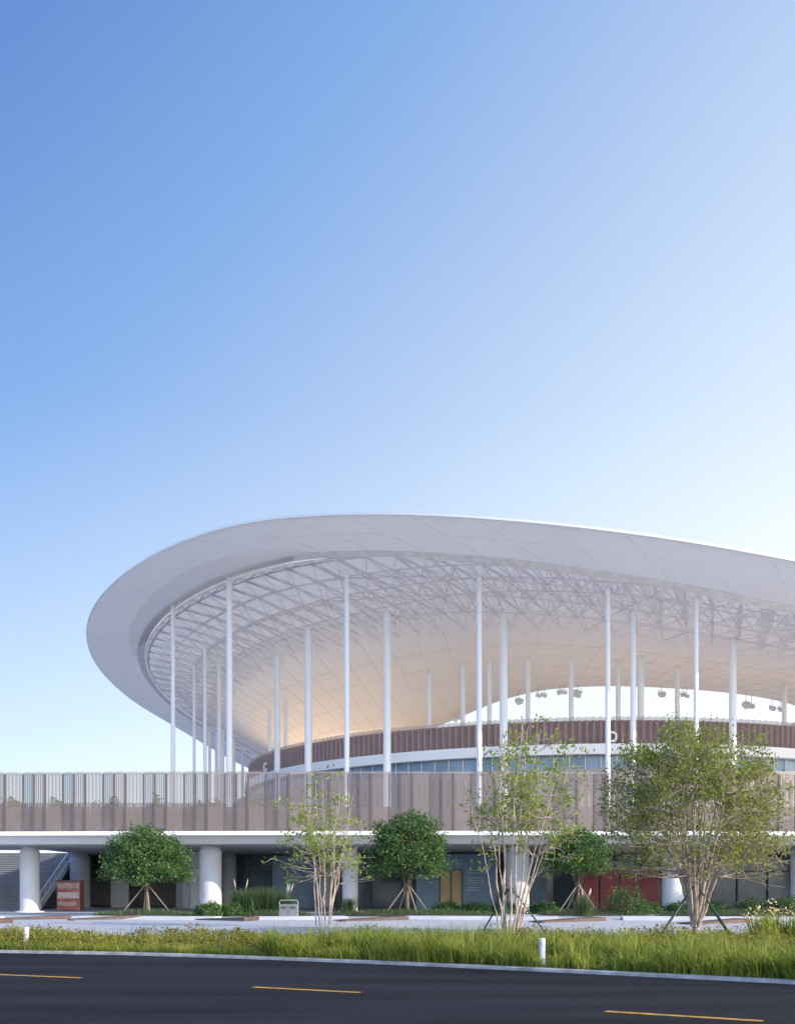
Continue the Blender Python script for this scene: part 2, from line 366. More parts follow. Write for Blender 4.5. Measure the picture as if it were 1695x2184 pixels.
def column(x,y,dia,z0,parent=stadium,ztp=None,mat=None):
    deg=math.degrees(math.atan2(y-CY,x-CX)); r=math.hypot(x-CX,y-CY)
    zt=ztp if ztp else zceil(r,deg)+.05
    rad=dia/2; mb=MB(); mb.lathe([(rad*1.5,z0),(rad*1.5,z0+.06),(rad*1.02,z0+.1),(rad,z0+.15),(rad,zt-.35),(rad*.9,zt-.3),(rad*.9,zt)],28,x,y)
    o=mb.obj('column',mat or M['white_edge'],smooth=False)
    me=o.data; me.polygons.foreach_set('use_smooth',[len(p.vertices)==4 and abs(p.normal.z)<.3 for p in me.polygons])
    child_of(o,parent); return o
outer=[(-.239,50.4,.42),(-.205,45.6,.36),(-.179,50.2,.54),(-.190,43.6,.42),(-.2165,45.2,.32),(-.128,41.3,.58),(-.095,43,.68),(-.054,48.6,.42),(-.011,43.5,.66),
 (.087,48.2,.41),(.113,43,.66),(.224,48.6,.36),(.251,45.5,.42),(.318,49.4,.34),(.357,43.5,.58),(.46,48.5,.4),(.5,43,.6)]
for tb,r,dia in outer: column(*ring_hit(tb,r),dia,5.0)
for tb,r in ((-.2,48),(-.193,49.5),(-.174,46),(-.165,49),(-.186,45)): column(*ring_hit(tb,r,True),.42,5.0)
for tb in (.034,.0697,.098,.139,.185,.235,.298,.412,-.136,-.119): column(*ring_hit(tb,35.6 if tb>0 else 36.8),.42,14.5)
column(*ring_hit(.259,37.0),.56,14.5); 
def floodlight(x,y,z,yaw,s=1):
    e=empty('floodlight',(x,y,z),label='white box floodlight hanging under the roof edge',category='floodlight',group='floodlights under the stadium roof')
    s*=.8; mb=MB(); w,h=.34*s,.24*s
    mb.v=[(-w,-.28*s,-h),(w,-.28*s,-h),(w,-.28*s,h),(-w,-.28*s,h),(-w*.7,.25*s,-h*.6),(w*.7,.25*s,-h*.6),(w*.7,.25*s,h*.6),(-w*.7,.25*s,h*.6)]
    mb.f=[(0,1,2,3),(7,6,5,4),(0,4,5,1),(1,5,6,2),(2,6,7,3),(3,7,4,0)]; mb.m=[0]*6
    o=mb.obj('housing',M['white'],e); o.rotation_euler=(R(35),R(20*math.sin(yaw*9)),yaw)
    mb=MB(); mb.box(-w-.03,-w-.012,-.015,.015,-.03,h+.06);mb.box(w+.012,w+.03,-.015,.015,-.03,h+.06);mb.box(-w-.03,w+.03,-.015,.015,h+.06,h+.08)
    o=mb.obj('bracket',M['soffit'],e); o.rotation_euler=(0,0,yaw)
    mb=MB(); mb.tube([(0,0,h+.08),(0,0,1.2)],[.025,.025],8); mb.obj('stem',M['soffit'],e)
for tb,yaw,s,dz in ((.129,.6,1.3,1.0),(.150,.2,.9,.8),(.156,.3,.9,.85),(.173,-.3,1,.7),(.178,.1,.8,.75),(.192,-.5,1.5,.9),(.281,.4,1.2,.8),(.304,-.3,.9,.7),(.308,.2,.8,.8),(.371,.5,1.4,1.1),(.377,0,1.,1.15),(.399,.3,1.1,1.0),(.408,.3,1.1,.95),(.061,.2,1.,.7),(.067,.5,1,.75)):
    x,y=ring_hit(tb,30.6); deg=math.degrees(math.atan2(y-CY,x-CX)); floodlight(x,y,zceil(30.6,deg)-dz,yaw,s)

# ------------------------------------------------------------------ podium
podium=empty('podium',(0,56,0),label='raised concrete podium deck with white edge on round columns',category='podium')
def fy(x): return 55+.0012*x*x
def strip(name,prof,mat,x0=-75,x1=95):
    xs=np.linspace(x0,x1,60); V=[];F=[]
    for (dy,z) in prof:
        for x in xs: V.append((x,fy(x)+dy if dy<50 else dy,z))
    n=len(xs)
    for j in range(len(prof)-1):
        for i in range(n-1): F.append((j*n+i,j*n+i+1,(j+1)*n+i+1,(j+1)*n+i))
    o=mobj(name,V,F,mat); child_of(o,podium); return o
strip('slab_edge',[(.9,4.72),(0,4.74),(0,4.98),(.4,5.0)],M['white_edge'])
strip('slab_beam',[(2.2,4.28),(1.3,4.30),(.92,4.72)],M['white'])
strip('slab_soffit',[(2.2,4.285),(30,4.285)],M['soffit'],-24.6,95)
strip('slab_soffit',[(2.2,4.285),(8.5,4.285),(8.5,5.0)],M['soffit'],-75,-24.6)
dk=simple('deck_paving',(.62,.56,.5),.7)
strip('deck',[(.4,5.0),(185,5.0)],dk,-24.6,95)
strip('deck',[(.4,5.0),(8.5,5.0)],dk,-75,-24.6)
o=mobj('deck',[(-75,74,4.4),(-24.6,74,4.4),(-24.6,185,4.4),(-75,185,4.4)],[(0,1,2,3)],dk); child_of(o,podium)
for x,y,dia,mm in ((-23.3,59.5,1.2,'col'),(-11.6,58.3,1.35,'col'),(-3.0,59.5,1.0,'col'),(7.5,58.5,1.4,'col'),(17.2,58.5,1.4,'col'),(25.6,59.5,1.3,'col'),(-34,59.5,1.3,'col'),(37,60,1.3,'col'),
  (-24.0,71,1.5,'concrete'),(-12.9,72,1.1,'concrete'),(-15.8,71,1.0,'col'),(-16.7,72.5,.8,'concrete'),(-5.5,71,1.1,'concrete'),(14,71,1.1,'concrete')):
    column(x,y,dia,.1,podium,4.3,M[mm])
def panel_mesh(name,faces_w,h,ma,depth=.13):
    mb=MB(); seg=5; xa=0; ya=0
    for fi,fw in enumerate(faces_w):
        yb=[depth,.02,0][fi]
        xb=xa+fw
        for zlo,zhi,arc in ((.0,h-.1,0),(h-.1,h,1)):
            for i in range(seg):
                t0=i/seg;t1=(i+1)/seg;n=len(mb.v)
                tp=lambda t: zhi+(arc*.03*math.sin(math.pi*t))
                mb.v+=[(xa+(xb-xa)*t0,ya+(yb-ya)*t0,zlo),(xa+(xb-xa)*t1,ya+(yb-ya)*t1,zlo),(xa+(xb-xa)*t1,ya+(yb-ya)*t1,tp(t1)),(xa+(xb-xa)*t0,ya+(yb-ya)*t0,tp(t0))]
                mb.f.append((n,n+1,n+2,n+3)); mb.m.append(0)
        pw=(.06,.04,.05)[fi]
        mb.box(xa-pw,xa+pw,ya-.04,ya+.06,0,h-.12,1)
        for q in (.2,.4,.6,.8):
            xm=xa+fw*q; ym=ya+(yb-ya)*q; mb.box(xm-.012,xm+.012,ym+.012,ym+.04,0,h-.12,1)
        mb.beam((xa,ya+.03,.05),(xb,yb+.03,.05),.05,.08,1); mb.beam((xa,ya+.0,h-.10),(xb,yb+.0,h-.10),.05,.04,2)
        xa,ya=xb,yb
    me=bpy.data.meshes.new(name); me.from_pydata(mb.v,[],mb.f)
    for q in ma: me.materials.append(q)
    me.polygons.foreach_set('material_index',mb.m); return me
def screen(x0,x1,yfn,z,fw,h,ma,label):
    e=empty('mesh_screen',(x0,yfn(x0),z),label=label,category='screen')
    me=panel_mesh('screen_panel',fw,h,ma); x=x0; w=sum(fw)
    proto=None
    while x<x1:
        y=yfn(x); y2=yfn(x+w); L=math.hypot(w,y2-y)
        if proto is None: o=bpy.data.objects.new('screen_panel',me); proto=o
        else: o=proto.copy()
        col.objects.link(o); o.parent=e; o.location=(x-x0,y-yfn(x0),0); o.rotation_euler=(0,0,math.atan2(y2-y,w)); x+=w*w/L
    return e
screen(-45,50,lambda x:fy(x)+.08,4.99,(1.04,.69,.69),3.5,[M['screen'],M['post'],M['rail']],'long taupe folded metal mesh screen along podium edge')
screen(-62,-6,lambda x:83+.0*x,4.99,(1.04,.69,.69),4.2,[M['screen2'],M['post'],M['rail']],'second taupe mesh screen at far podium edge')
mb=MB(); mb.box(-45,50,58.6,58.75,5.01,6.7); mb.obj('balustrade',meshmat('balustrade_mesh',(.32,.26,.25),.35),label='low brown mesh balustrade on the podium deck',category='balustrade')

# ------------------------------------------------------------------ ground floor frontage
front=empty('entrance_building',(0,74,0),label='dark glazed ground floor frontage under the podium',category='building')
def fpart(mb,name,mat,**kw):
    o=mb.obj(name,mat,**kw); child_of(o,front); return o
fpart(MB().box(-17,90,74,74.3,.1,4.28),'wall',M['glass'])
fpart(MB().box(-90,-17.2,82,82.3,.1,4.3),'rear_wall',M['concrete'])
mb=MB()
x=-16.5
while x<60: mb.box(x,x+.1,73.85,73.99,.1,4.28); x+=2.4
mb.box(-17,60,73.86,73.98,2.9,3.0); fpart(mb,'window_frame',M['dark'])
for a_ in ((1.35,3.05,68.2,68.3,.1,4.1),(4.75,7.2,68.2,68.3,.1,4.1),(3.06,4.74,68.2,68.3,3.0,4.1),(-9.6,-6.2,72.2,72.3,.1,4.1),(8.6,11.5,72.2,72.3,.1,3.6)): fpart(MB().box(*a_),'sign_board',M['blue'])
door=fpart(MB().box(3.1,4.7,68.25,68.35,.1,2.95),'door',M['warmdoor'])
mb=MB(); mb.box(3.05,3.12,68.15,68.2,.1,3);mb.box(4.68,4.75,68.15,68.2,.1,3);mb.box(3.87,3.93,68.15,68.24,.1,2.95);mb.box(3.12,4.68,68.15,68.2,2.93,3.0)
o=mb.obj('door_frame',M['dark']); o.parent=door
text_mesh('sign_text','主出入口',.42,.01,M['text'],Vector((3.9,68.17,3.35)),0,front)
mb=MB(); r2=random.Random(3)
for i in range(9):
    z=2.9-i*.18
    if i in (2,6): continue
    mb.box(5.05,5.05+1.6*r2.uniform(.5,1),68.175,68.19,z,z+.035)
fpart(mb,'notice_lines',M['text'])
for i in range(4): fpart(MB().box(13.3+i*1.45,13.3+i*1.45+1.34,68.3,68.4,.1,3.0),'red_panel',M['red'])
fpart(MB().box(-22.6,-21.2,74,74.2,.1,4.28),'pale_wall',M['col']); fpart(MB().box(-15.2,-14.2,69,69.2,.1,4.28),'pale_wall',M['col'])
stair=empty('staircase',(-30,66,.1),label='wide grey concrete staircase climbing to the podium deck',category='staircase')
mb=MB()
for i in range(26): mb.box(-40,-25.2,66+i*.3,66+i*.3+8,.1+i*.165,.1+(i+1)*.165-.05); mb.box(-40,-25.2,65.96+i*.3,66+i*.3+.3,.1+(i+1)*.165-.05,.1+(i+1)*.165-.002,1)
o=mb.obj('steps',[simple('riser_shade',(.16,.16,.175),.8),simple('step_concrete',(.33,.33,.345),.7)]); child_of(o,stair)  # darker risers put the tread and riser shading into the colour
mb=MB(); mb.beam((-25.1,65.9,.35),(-25.1,73.6,4.5),.18,.4); o=mb.obj('stringer',M['white']); child_of(o,stair)
mb=MB(); mb.beam((-25.1,65.9,1.25),(-25.1,73.6,5.4),.09)
for i in range(9):
    t=i/8; mb.beam((-25.1,65.9+7.7*t,.3+4.15*t),(-25.1,65.9+7.7*t,1.25+4.15*t),.05)
o=mb.obj('handrail',M['white']); child_of(o,stair)
mb=MB(); mb.v=[(-25.1,65.95,.55),(-25.1,73.55,4.7),(-25.1,73.55,5.35),(-25.1,65.95,1.2)]; mb.f=[(0,1,2,3)]; mb.m=[0]
o=mb.obj('glass_panel',meshmat('clear_glass',(.8,.86,.9),.3,.1)); child_of(o,stair)
ki=empty('kiosk',(-21.9,62.5,.1),label='faded red and white vending cabinet under the podium',category='kiosk')
ki.rotation_euler=(0,0,R(8))
MB().box(-.75,.75,0,1.4,.05,1.95).obj('cabinet',M['redk'],ki)
MB().box(-.8,.8,-.05,1.45,1.96,2.05).obj('roof_cap',M['dark'],ki)
MB().box(-.68,.68,-.03,-.002,.85,1.25).obj('display_panel',simple('kiosk_panel',(.6,.5,.47),.5,0,.25,3),ki)
MB().box(-.68,.68,-.03,-.002,1.5,1.85).obj('display_panel',simple('kiosk_panel_top',(.45,.3,.27),.5,0,.3,2),ki)
MB().box(-.68,.5,-.03,-.002,.35,.6).obj('display_panel',simple('kiosk_panel_low',(.5,.33,.3),.5,0,.3,2),ki)

# ------------------------------------------------------------------ plaza furniture
def bench_wedge(x,y,L,rot,w=1.0,h=.28):
    e=empty('timber_bench',(x,y,.105),label='low dark timber wedge bench set in plaza paving',category='bench',group='timber wedge benches on the plaza'); e.rotation_euler=(0,0,rot)
    mb=MB(); k=8
    for i in range(k):
        y0=-w/2+w*i/k; n=len(mb.v); yb=y0+w/k-.015
        mb.v+=[(-L/2,y0,.03),(L/2,y0,.03),(L/2,yb,.03),(-L/2,yb,.03),(-L/2,y0,.06),(L/2,y0,h),(L/2,yb,h),(-L/2,yb,.06)]
        for f in [(0,3,2,1),(4,5,6,7),(0,1,5,4),(1,2,6,5),(2,3,7,6),(3,0,4,7)]: mb.f.append(tuple(n+q for q in f)); mb.m.append(0)
    mb.obj('seat',M['timber'],e)
    MB().box(-L/2+.2,L/2-.1,-w/2+.05,w/2-.05,0,.03).obj('base',M['concrete'],e)
for x,y,L,ro in ((-17.6,45,3.6,.5),(-14.0,45,3.4,.5),(-8,44,3.2,-.6),(-1.2,43.5,3.4,.5),(7.6,42,3.6,.5),(-18.0,40,3,.4),(13.5,40,3.5,.5)): bench_wedge(x,y,L,ro,h=.2)
def low_wall(x0,x1,y0,y1,h,w=1.6):
    mb=MB(); a=Vector((x0,y0,0));b_=Vector((x1,y1,0)); t=(b_-a).normalized(); n_=Vector((-t.y,t.x,0))*w
    mb.v=[(*(a)[:2],.105),(*(b_)[:2],.105),(*(b_+n_)[:2],.105),(*(a+n_)[:2],.105),(*(a+n_*.35)[:2],.105+h),(*(b_+n_*.35)[:2],.105+h),(*(b_+n_)[:2],.105+h),(*(a+n_)[:2],.105+h)]
    mb.f=[(0,3,2,1),(4,5,6,7),(0,1,5,4),(1,2,6,5),(2,3,7,6),(3,0,4,7)]; mb.m=[0]*6
    mb.obj('low_wall',M['wallc'],label='long low white concrete planter wall on the plaza',category='low wall',group='low white plaza walls')
low_wall(-16.0,-8.8,45.2,44.3,.14); low_wall(-6.6,-2.3,44.2,45.2,.14); low_wall(.2,7.6,45.3,44.2,.14); low_wall(10.6,22,44,42.5,.16); low_wall(-30,-19.3,44,44.8,.12)
bn=empty('litter_bin',(-5.5,47.5,.105),label='grey stainless steel double litter bin with hooped top',category='litter bin')
bn.scale=(.9,.9,.95)
mb=MB(); mb.box(-.5,-.01,-.25,.25,.08,.74); mb.box(.01,.5,-.25,.25,.08,.74); mb.box(-.54,.54,-.28,.28,0,.08); mb.obj('body',M['steel'],bn)
mb=MB(); mb.tube([(-.52,0,.05),(-.52,0,.85),(-.45,0,.95),(.45,0,.95),(.52,0,.85),(.52,0,.05)],[.02]*6,8); mb.obj('hoop',M['soffit'],bn)
MB().box(-.4,-.13,-.265,-.252,.5,.62).obj('slot',M['dark'],bn); MB().box(.13,.4,-.265,-.252,.5,.62).obj('slot',M['dark'],bn)
def bollard(x,y):
    e=empty('bollard',(x,y,.06),label='short white perforated bollard light beside the road kerb',category='bollard',group='bollard lights along the road')
    mb=MB(); mb.lathe([(.075,0),(.075,.02),(.066,.03),(.066,.55),(.06,.565)],24); mb.obj('post',M['col'],e,True)
    mb=MB()
    for j in range(12):
        for k in range(10):
            a=2*math.pi*(k+.5*(j%2))/10; x_,y_=.067*math.cos(a),.067*math.sin(a); z=.1+j*.033; t=(-math.sin(a)*.006,math.cos(a)*.006); n=len(mb.v)
            mb.v+=[(x_-t[0],y_-t[1],z),(x_+t[0],y_+t[1],z),(x_+t[0],y_+t[1],z+.014),(x_-t[0],y_-t[1],z+.014)]; mb.f.append((n,n+1,n+2,n+3)); mb.m.append(0)
    mb.obj('perforation',M['dark'],e)
bollard(2.83,18.4); bollard(-9.45,23.9)

# ------------------------------------------------------------------ vegetation
def leafcloud(C,s0,s1,flat=.0):
    n=len(C); d=rng.normal(size=(n,3)); d/=np.linalg.norm(d,axis=1)[:,None]
    u=np.cross(d,rng.normal(size=(n,3))); u/=np.linalg.norm(u,axis=1)[:,None]; v=np.cross(d,u)
    s=rng.uniform(s0,s1,(n,1)); L=u*s; W=v*s*.5
    V=np.empty((n,4,3)); V[:,0]=C-L; V[:,1]=C-W*.9+L*.05; V[:,2]=C+L; V[:,3]=C+W*.9+L*.05
    F=np.arange(n*4).reshape(n,4); return V.reshape(-1,3),F
def bez(a,c,b_,n):
    return [a*(1-t)**2+c*2*t*(1-t)+b_*t*t for t in np.linspace(0,1,n)]
def tree(name,base,trunk_h,trunk_r,nl,cc,rad,ncl,lpc,sig,ls,bark,leaf,label,limb_reach=.6,seed=1,shell=.5,group=None,low=-1,basespread=.0,top_bias=0,cat='tree',twig=.012,power=.6):
    rg=np.random.default_rng(seed); base=np.array(base,float); cc=np.array(cc,float); rad=np.array(rad,float)
    e=empty(name,tuple(base),label=label,category=cat,group=group)
    mb=MB(); fork=np.array([0,0,trunk_h]); c0=cc-base
    if trunk_h>.3:
        mb.tube([Vector(p) for p in bez(np.zeros(3),np.array([rg.normal()*.05,0,trunk_h*.5]),fork,5)],list(np.linspace(trunk_r*1.25,trunk_r*.9,5)),10)
    limbs=[]
    for i in range(nl):
        an=2*math.pi*(i+rg.uniform(-.3,.3))/nl; el=rg.uniform(.15,.95)
        dirv=np.array([math.cos(an)*math.cos(el*1.45),math.sin(an)*math.cos(el*1.45),math.sin(el*1.45)])
        end=c0+dirv*rad*limb_reach*rg.uniform(.85,1.15)
        st=fork+np.array([math.cos(an),math.sin(an),0])*basespread*rg.uniform(.3,1)
        ctrl=st*.5+end*.5; ctrl[:2]=st[:2]*.55+end[:2]*.45 if trunk_h>.3 else st[:2]*.62+end[:2]*.38; ctrl[2]=st[2]+(end[2]-st[2])*.55
        pts=bez(st,ctrl,end,9); pts=[p+rg.normal(size=3)*.035*(k>0) for k,p in enumerate(pts)]
        rr0=trunk_r*(.62 if trunk_h>.3 else 1)*rg.uniform(.7,1.1); rs=np.linspace(rr0,rr0*.28,9)
        mb.tube([Vector(p) for p in pts],list(rs),7); limbs+= [(p,r) for p,r in zip(pts,rs)][3:]
    LP=np.array([l[0] for l in limbs]); LR=np.array([l[1] for l in limbs])
    LC=[]
    for i in range(ncl):
        while True:
            d=rg.normal(size=3); d/=np.linalg.norm(d)
            if d[2]>low: break
        k=rg.uniform(shell,1)**power*rg.uniform(.86,1.08); c=c0+d*rad*k
        dist=np.linalg.norm(LP-c,axis=1)+.9*np.maximum(0,LP[:,2]-c[2]+.15); j=int(np.argmin(dist)); a=LP[j]
        mid=(a+c)/2+np.array([0,0,-.12])*np.linalg.norm(c-a)+rg.normal(size=3)*.08
        tw=bez(a,mid,c,5); r0=min(LR[j]*.6,.03); mb.tube([Vector(p) for p in tw],list(np.linspace(r0,twig*.5,5)),4)
        for q in range(3):
            s_=tw[rg.integers(2,5)]; e_=c+rg.normal(size=3)*sig*1.2; mb.tube([Vector(s_),Vector((s_+e_)/2+rg.normal(size=3)*.03),Vector(e_)],[twig*.7,twig*.5,twig*.3],3)
        nl_=int(lpc*rg.uniform(.5,1.4)*(1+top_bias*d[2])); nl_=max(2,nl_)
        LC.append(c+rg.normal(size=(nl_,3))*sig*np.array([1,1,.75]))
    mb.obj('trunk',bark,e,True)
    V,F=leafcloud(np.vstack(LC),ls*.7,ls*1.25); mobj('crown',V,F,leaf,e)
    return e
g='round clipped evergreen trees on the plaza'
def blades(name,C,h0,h1,w,mat,lean=.35,label=None):
    n=len(C); h=rng.uniform(h0,h1,n) if np.isscalar(h0) else rng.uniform(0,1,n)*(h1-h0)+h0
    a=rng.uniform(0,2*math.pi,n); l=np.abs(rng.normal(0,lean,n))*h
    dx,dy=np.cos(a)*l,np.sin(a)*l; f=rng.uniform(0,math.pi,n); wx,wy=np.cos(f)*w/2,np.sin(f)*w/2
    V=np.empty((n,6,3)); 
    mid=np.c_[C[:,0]+dx*.35,C[:,1]+dy*.35,C[:,2]+h*.6]; tip=np.c_[C[:,0]+dx,C[:,1]+dy,C[:,2]+h]
    W=np.c_[wx,wy,np.zeros(n)]
    V[:,0]=C-W;V[:,1]=C+W;V[:,2]=mid+W*.8;V[:,3]=mid-W*.8;V[:,4]=tip+W*.15;V[:,5]=tip-W*.15
    i=np.arange(n)[:,None]*6; F=np.vstack([i+np.array([[0,1,2,3]]),i+np.array([[3,2,4,5]])])
    return mobj(name,V.reshape(-1,3),F,mat,kind='stuff',label=label or 'green grass blades in planting bed')
def mound(x,y,a,b_,h=.22):
    mb=MB(); mb.lathe([(1,0),(.85,h*.5),(.5,h*.9),(.05,h)],28)
    mb.v=[(x+v[0]*a,y+v[1]*b_,.105+v[2]) for v in mb.v]
    mb.obj('planted_mound',M['soil'],kind='structure')
    n=int(a*b_*420); t=rng.uniform(0,2*math.pi,n); q=np.sqrt(rng.uniform(0,1,n))
    blades('lawn',np.c_[x+a*q*np.cos(t),y+b_*q*np.sin(t),.1+h*(1-q**2)],.12,.25,.02,M['grass_d'])
tl='round dense dark green tree propped with wooden stakes'
tree('evergreen_tree',(-13.9,52,.3),1.1,.11,8,(-13.85,52,2.8),(2.35,2.2,2.15),270,85,.23,.09,M['bark'],M['leaf_dark'],tl,.62,3,.4,g,-.38)
tree('evergreen_tree',(.55,52,.3),1.1,.11,8,(.55,52,3.4),(2.1,2.1,2.35),270,85,.23,.09,M['bark'],M['leaf_dark'],tl,.62,5,.4,g,-.5)
tree('evergreen_tree',(10.4,54,.3),1.1,.1,7,(10.3,54,3.3),(1.8,1.8,1.8),190,80,.23,.09,M['bark'],M['leaf_dark'],tl,.62,9,.4,g,-.45)
tree('evergreen_tree',(25.5,54,.3),1.1,.1,6,(25.5,54,3.1),(2.2,1.8,1.6),150,75,.25,.10,M['bark'],M['leaf_dark'],tl,.62,11,.35,g,-.5)
mound(-13.9,51.5,2.8,1.6); mound(.6,51.5,5.2,1.6); mound(11,52.5,3.2,1.5); mound(19,51.5,5,1.6); mound(-6.5,50.5,2,1.3)
def support(x,y,z,h,out,mat,n,label,r=.035,rot=.4):
    e=empty('tree_support',(x,y,z),label=label,category='tree support',group='props bracing the planted trees')
    for k in range(n):
        a=2*math.pi*k/n+rot; mb=MB(); mb.tube([(math.cos(a)*out,math.sin(a)*out,0),(math.cos(a)*.06,math.sin(a)*.06,h)],[r,r],8); mb.obj('stake',mat,e)
    mb=MB(); mb.lathe([(.13,h-.12),(.14,h-.1),(.14,h-.02),(.13,h)],12); mb.obj('collar',mat,e)
for x,y in ((-13.9,52),(.55,52),(10.4,54)): support(x,y,.12,1.7,1.4,M['stake'],4,'slanting wooden stakes bracing a young tree',.033)
tree('multi_stem_tree',(-2.8,36,.1),.05,.03,12,(-2.85,36,3.4),(2.15,1.8,2.65),140,12,.17,.085,M['bark_pale'],M['leaf_lime'],'sparse multi-stemmed tree with pale stems and small leaves',.88,21,.1,None,-.7,.42,.2,twig=.012,power=.8)
tree('multi_stem_tree',(3.35,28,.1),.05,.034,13,(3.8,28,3.85),(2.05,1.8,3.1),200,15,.16,.07,M['bark_pale'],M['leaf_lime'],'tall sparse multi-stemmed tree with pale stems, braced by green props',.88,27,.1,None,-.62,.42,.2,twig=.012,power=.8)
tree('broadleaf_tree',(9.2,29,.1),.32,.1,17,(9.1,29,3.75),(2.95,2.8,3.0),560,40,.20,.06,M['bark_pale'],M['leaf_olive'],'full rounded multi-trunk tree with yellow-green leaves and pale branches',.7,33,.3,None,-.66,.14,.75,twig=.012,power=.55)
support(3.35,28,.1,1.5,1.25,M['stake_g'],3,'dark green metal props bracing a multi-stem tree',.025,.2)
support(9.2,29,.1,1.6,1.5,M['stake_g'],4,'dark green metal props bracing a large tree',.03,.5)

KX=np.array([k[0] for k in K2]);KY=np.array([k[1] for k in K2])
def ky(x): return np.interp(x,KX[:90],KY[:90])
def backy(x): return np.interp(x,[b[0] for b in back],[b[1] for b in back])
nc=4300; x=rng.uniform(-18,13,nc); t=rng.uniform(0,1,nc); y0=ky(x)+.25; f=np.where(x<-1.5,0,np.clip((x+1.5)*.6,0,2.6)); ya=y0+f; yb=backy(x)-.4; y=ya+(yb-ya)*t
hc=rng.uniform(.14,.36,nc)*(1+.4*np.sin(x*1.3+y*.8)+.2*np.sin(x*3.7-y*1.9)); hc=np.maximum(.08,hc); rc=rng.uniform(.14,.28,nc); k=22
d=rng.normal(size=(nc*k,3)); d/=np.linalg.norm(d,axis=1)[:,None]; d[:,2]=np.abs(d[:,2])
C=np.c_[np.repeat(x,k)+d[:,0]*np.repeat(rc,k),np.repeat(y,k)+d[:,1]*np.repeat(rc,k),.07+d[:,2]*np.repeat(hc,k)]
C[:,1]=np.maximum(C[:,1],ky(C[:,0])+.08)
V,F=leafcloud(C,.025,.055); mobj('hedge_planting',V,F,M['hedge'],kind='stuff',label='low golden-green clumped shrub ground cover beside the road')
n=3500; x=rng.uniform(-18,13,n); y=rng.uniform(0,1,n)*(backy(x)-ky(x)-1)+ky(x)+.4; blades('shoots',np.c_[x,y,np.full(n,.15)],.1,.45,.015,M['hedge'],.3,'thin shoots rising from the shrub ground cover')
nt_=2300; tx=rng.uniform(-3,13,nt_); w=np.clip((tx+3)*1.0,.6,4.0); ty=ky(tx)+.12+w*rng.uniform(0,1,nt_)**1.3
th_=rng.gamma(5,.075,nt_)*(1+.4*np.sin(tx*2.1+ty*1.6)+.25*np.sin(tx*5.3-ty*3)); th_=np.clip(th_,.12,.8); k=22
x=np.repeat(tx,k)+rng.normal(0,.05,nt_*k); y=np.repeat(ty,k)+rng.normal(0,.05,nt_*k); hh=np.repeat(th_,k)
y=np.maximum(y,ky(x)+.03)
blades('ornamental_grass',np.c_[x,y,np.full(len(x),.06)],hh*.45,hh,.022,M['grass'],.6,'bright green ornamental grass tufts along the kerb')
n=9000; x=rng.uniform(-18,-1,n); y=ky(x)+.05+rng.exponential(.25,n); blades('verge_grass',np.c_[x,y,np.full(n,.06)],.06,.25,.014,M['grass'],.5,'short grass fringe at the kerb')
def shrub(x,y,rx,ry,h,n,label,mat=None,ls=.07):
    e=empty('shrub',(x,y,.1),label=label,category='shrub',group='shrubs around the plaza')
    d=rng.normal(size=(n,3)); d/=np.linalg.norm(d,axis=1)[:,None]; d[:,2]=np.abs(d[:,2]); C=d*np.array([rx,ry,h])*rng.uniform(.6,1.05,(n,1))*(1+.15*np.sin(d[:,:1]*7+d[:,1:2]*5))
    V,F=leafcloud(C,ls*.7,ls*1.2); mobj('foliage',V,F,mat or M['leaf_dark'],e)
    mb=MB()
    for k in range(6):
        a=k*1.05; mb.tube([(0,0,0),(math.cos(a)*rx*.5,math.sin(a)*ry*.5,h*.6)],[.02,.008],5)
    mb.obj('stem',M['bark'],e)
for x,y,rx,h in ((-10.0,50,.9,.75),(-8.9,50.5,.8,.7),(4.6,55,1.0,.7),(6.3,55.3,1.1,.75),(2.9,55.5,1,.7),(20.5,54,1.3,.9),(22.3,53.5,1.2,1.0),(16.5,55,1.1,.7),(14.6,55,1.1,.7),(12.6,52,1.3,1.6),(8.6,55.4,1,.7),(18.5,55,1,.7)):
    shrub(x,y,rx,.7,h,2200,'rounded dark green shrub at the plaza edge')
def tallgrass(x,y,r,h,n,plumes):
    e=empty('ornamental_grass_clump',(x,y,.1),label='tall arching ornamental grass clump with pale plumes' if plumes else 'tall arching dark ornamental grass clump',category='ornamental grass',group='tall ornamental grass clumps')
    q=np.abs(rng.normal(0,.3,n))*r; t=rng.uniform(0,6.28,n); C=np.c_[q*np.cos(t),q*np.sin(t),np.zeros(n)]
    o=blades('blade',C,h*.6,h*1.05,.02,M['grass_d'],.4); o.parent=e; del o['kind']; del o['label']
    if plumes:
        mb=MB()
        for k in range(plumes):
            a=rng.uniform(0,6.28); p=Vector((math.cos(a)*r*.5,math.sin(a)*r*.5,h*1.15)); mb.tube([(0,0,.2),tuple(p*.9)],[.008,.006],4); mb.tube([p*.88,p*.97,p*1.08,p*1.2],[.01,.04,.035,.005],6)
        mb.obj('plume',M['plume'],e)
for a in ((-8.0,51,.9,1.5,900,0),(-7.1,51.3,.9,1.6,900,0),(-6.2,51,.9,1.3,900,3),(-8.7,52,.7,1.5,700,2),(9.9,50,.7,1.1,600,3),(-2.7,52,.7,1.0,600,0)): tallgrass(*a)
def flowers(x,y):
    e=empty('flowering_plant',(x,y,.06),label='leafy plant with pale orange flowers in the bed',category='plant',group='flowering plants in the bed')
    n=120; t=rng.uniform(0,6.28,n); q=rng.uniform(0,.5,n); C=np.c_[q*np.cos(t),q*np.sin(t),np.zeros(n)]; o=blades('foliage',C,.35,.85,.05,M['grass'],.35); o.parent=e; del o['kind']; del o['label']
    C=np.c_[rng.normal(0,.35,60),rng.normal(0,.35,60),rng.normal(.85,.14,60)]; V,F=leafcloud(C,.035,.065); mobj('blossom',V,F,M['flower'],e)
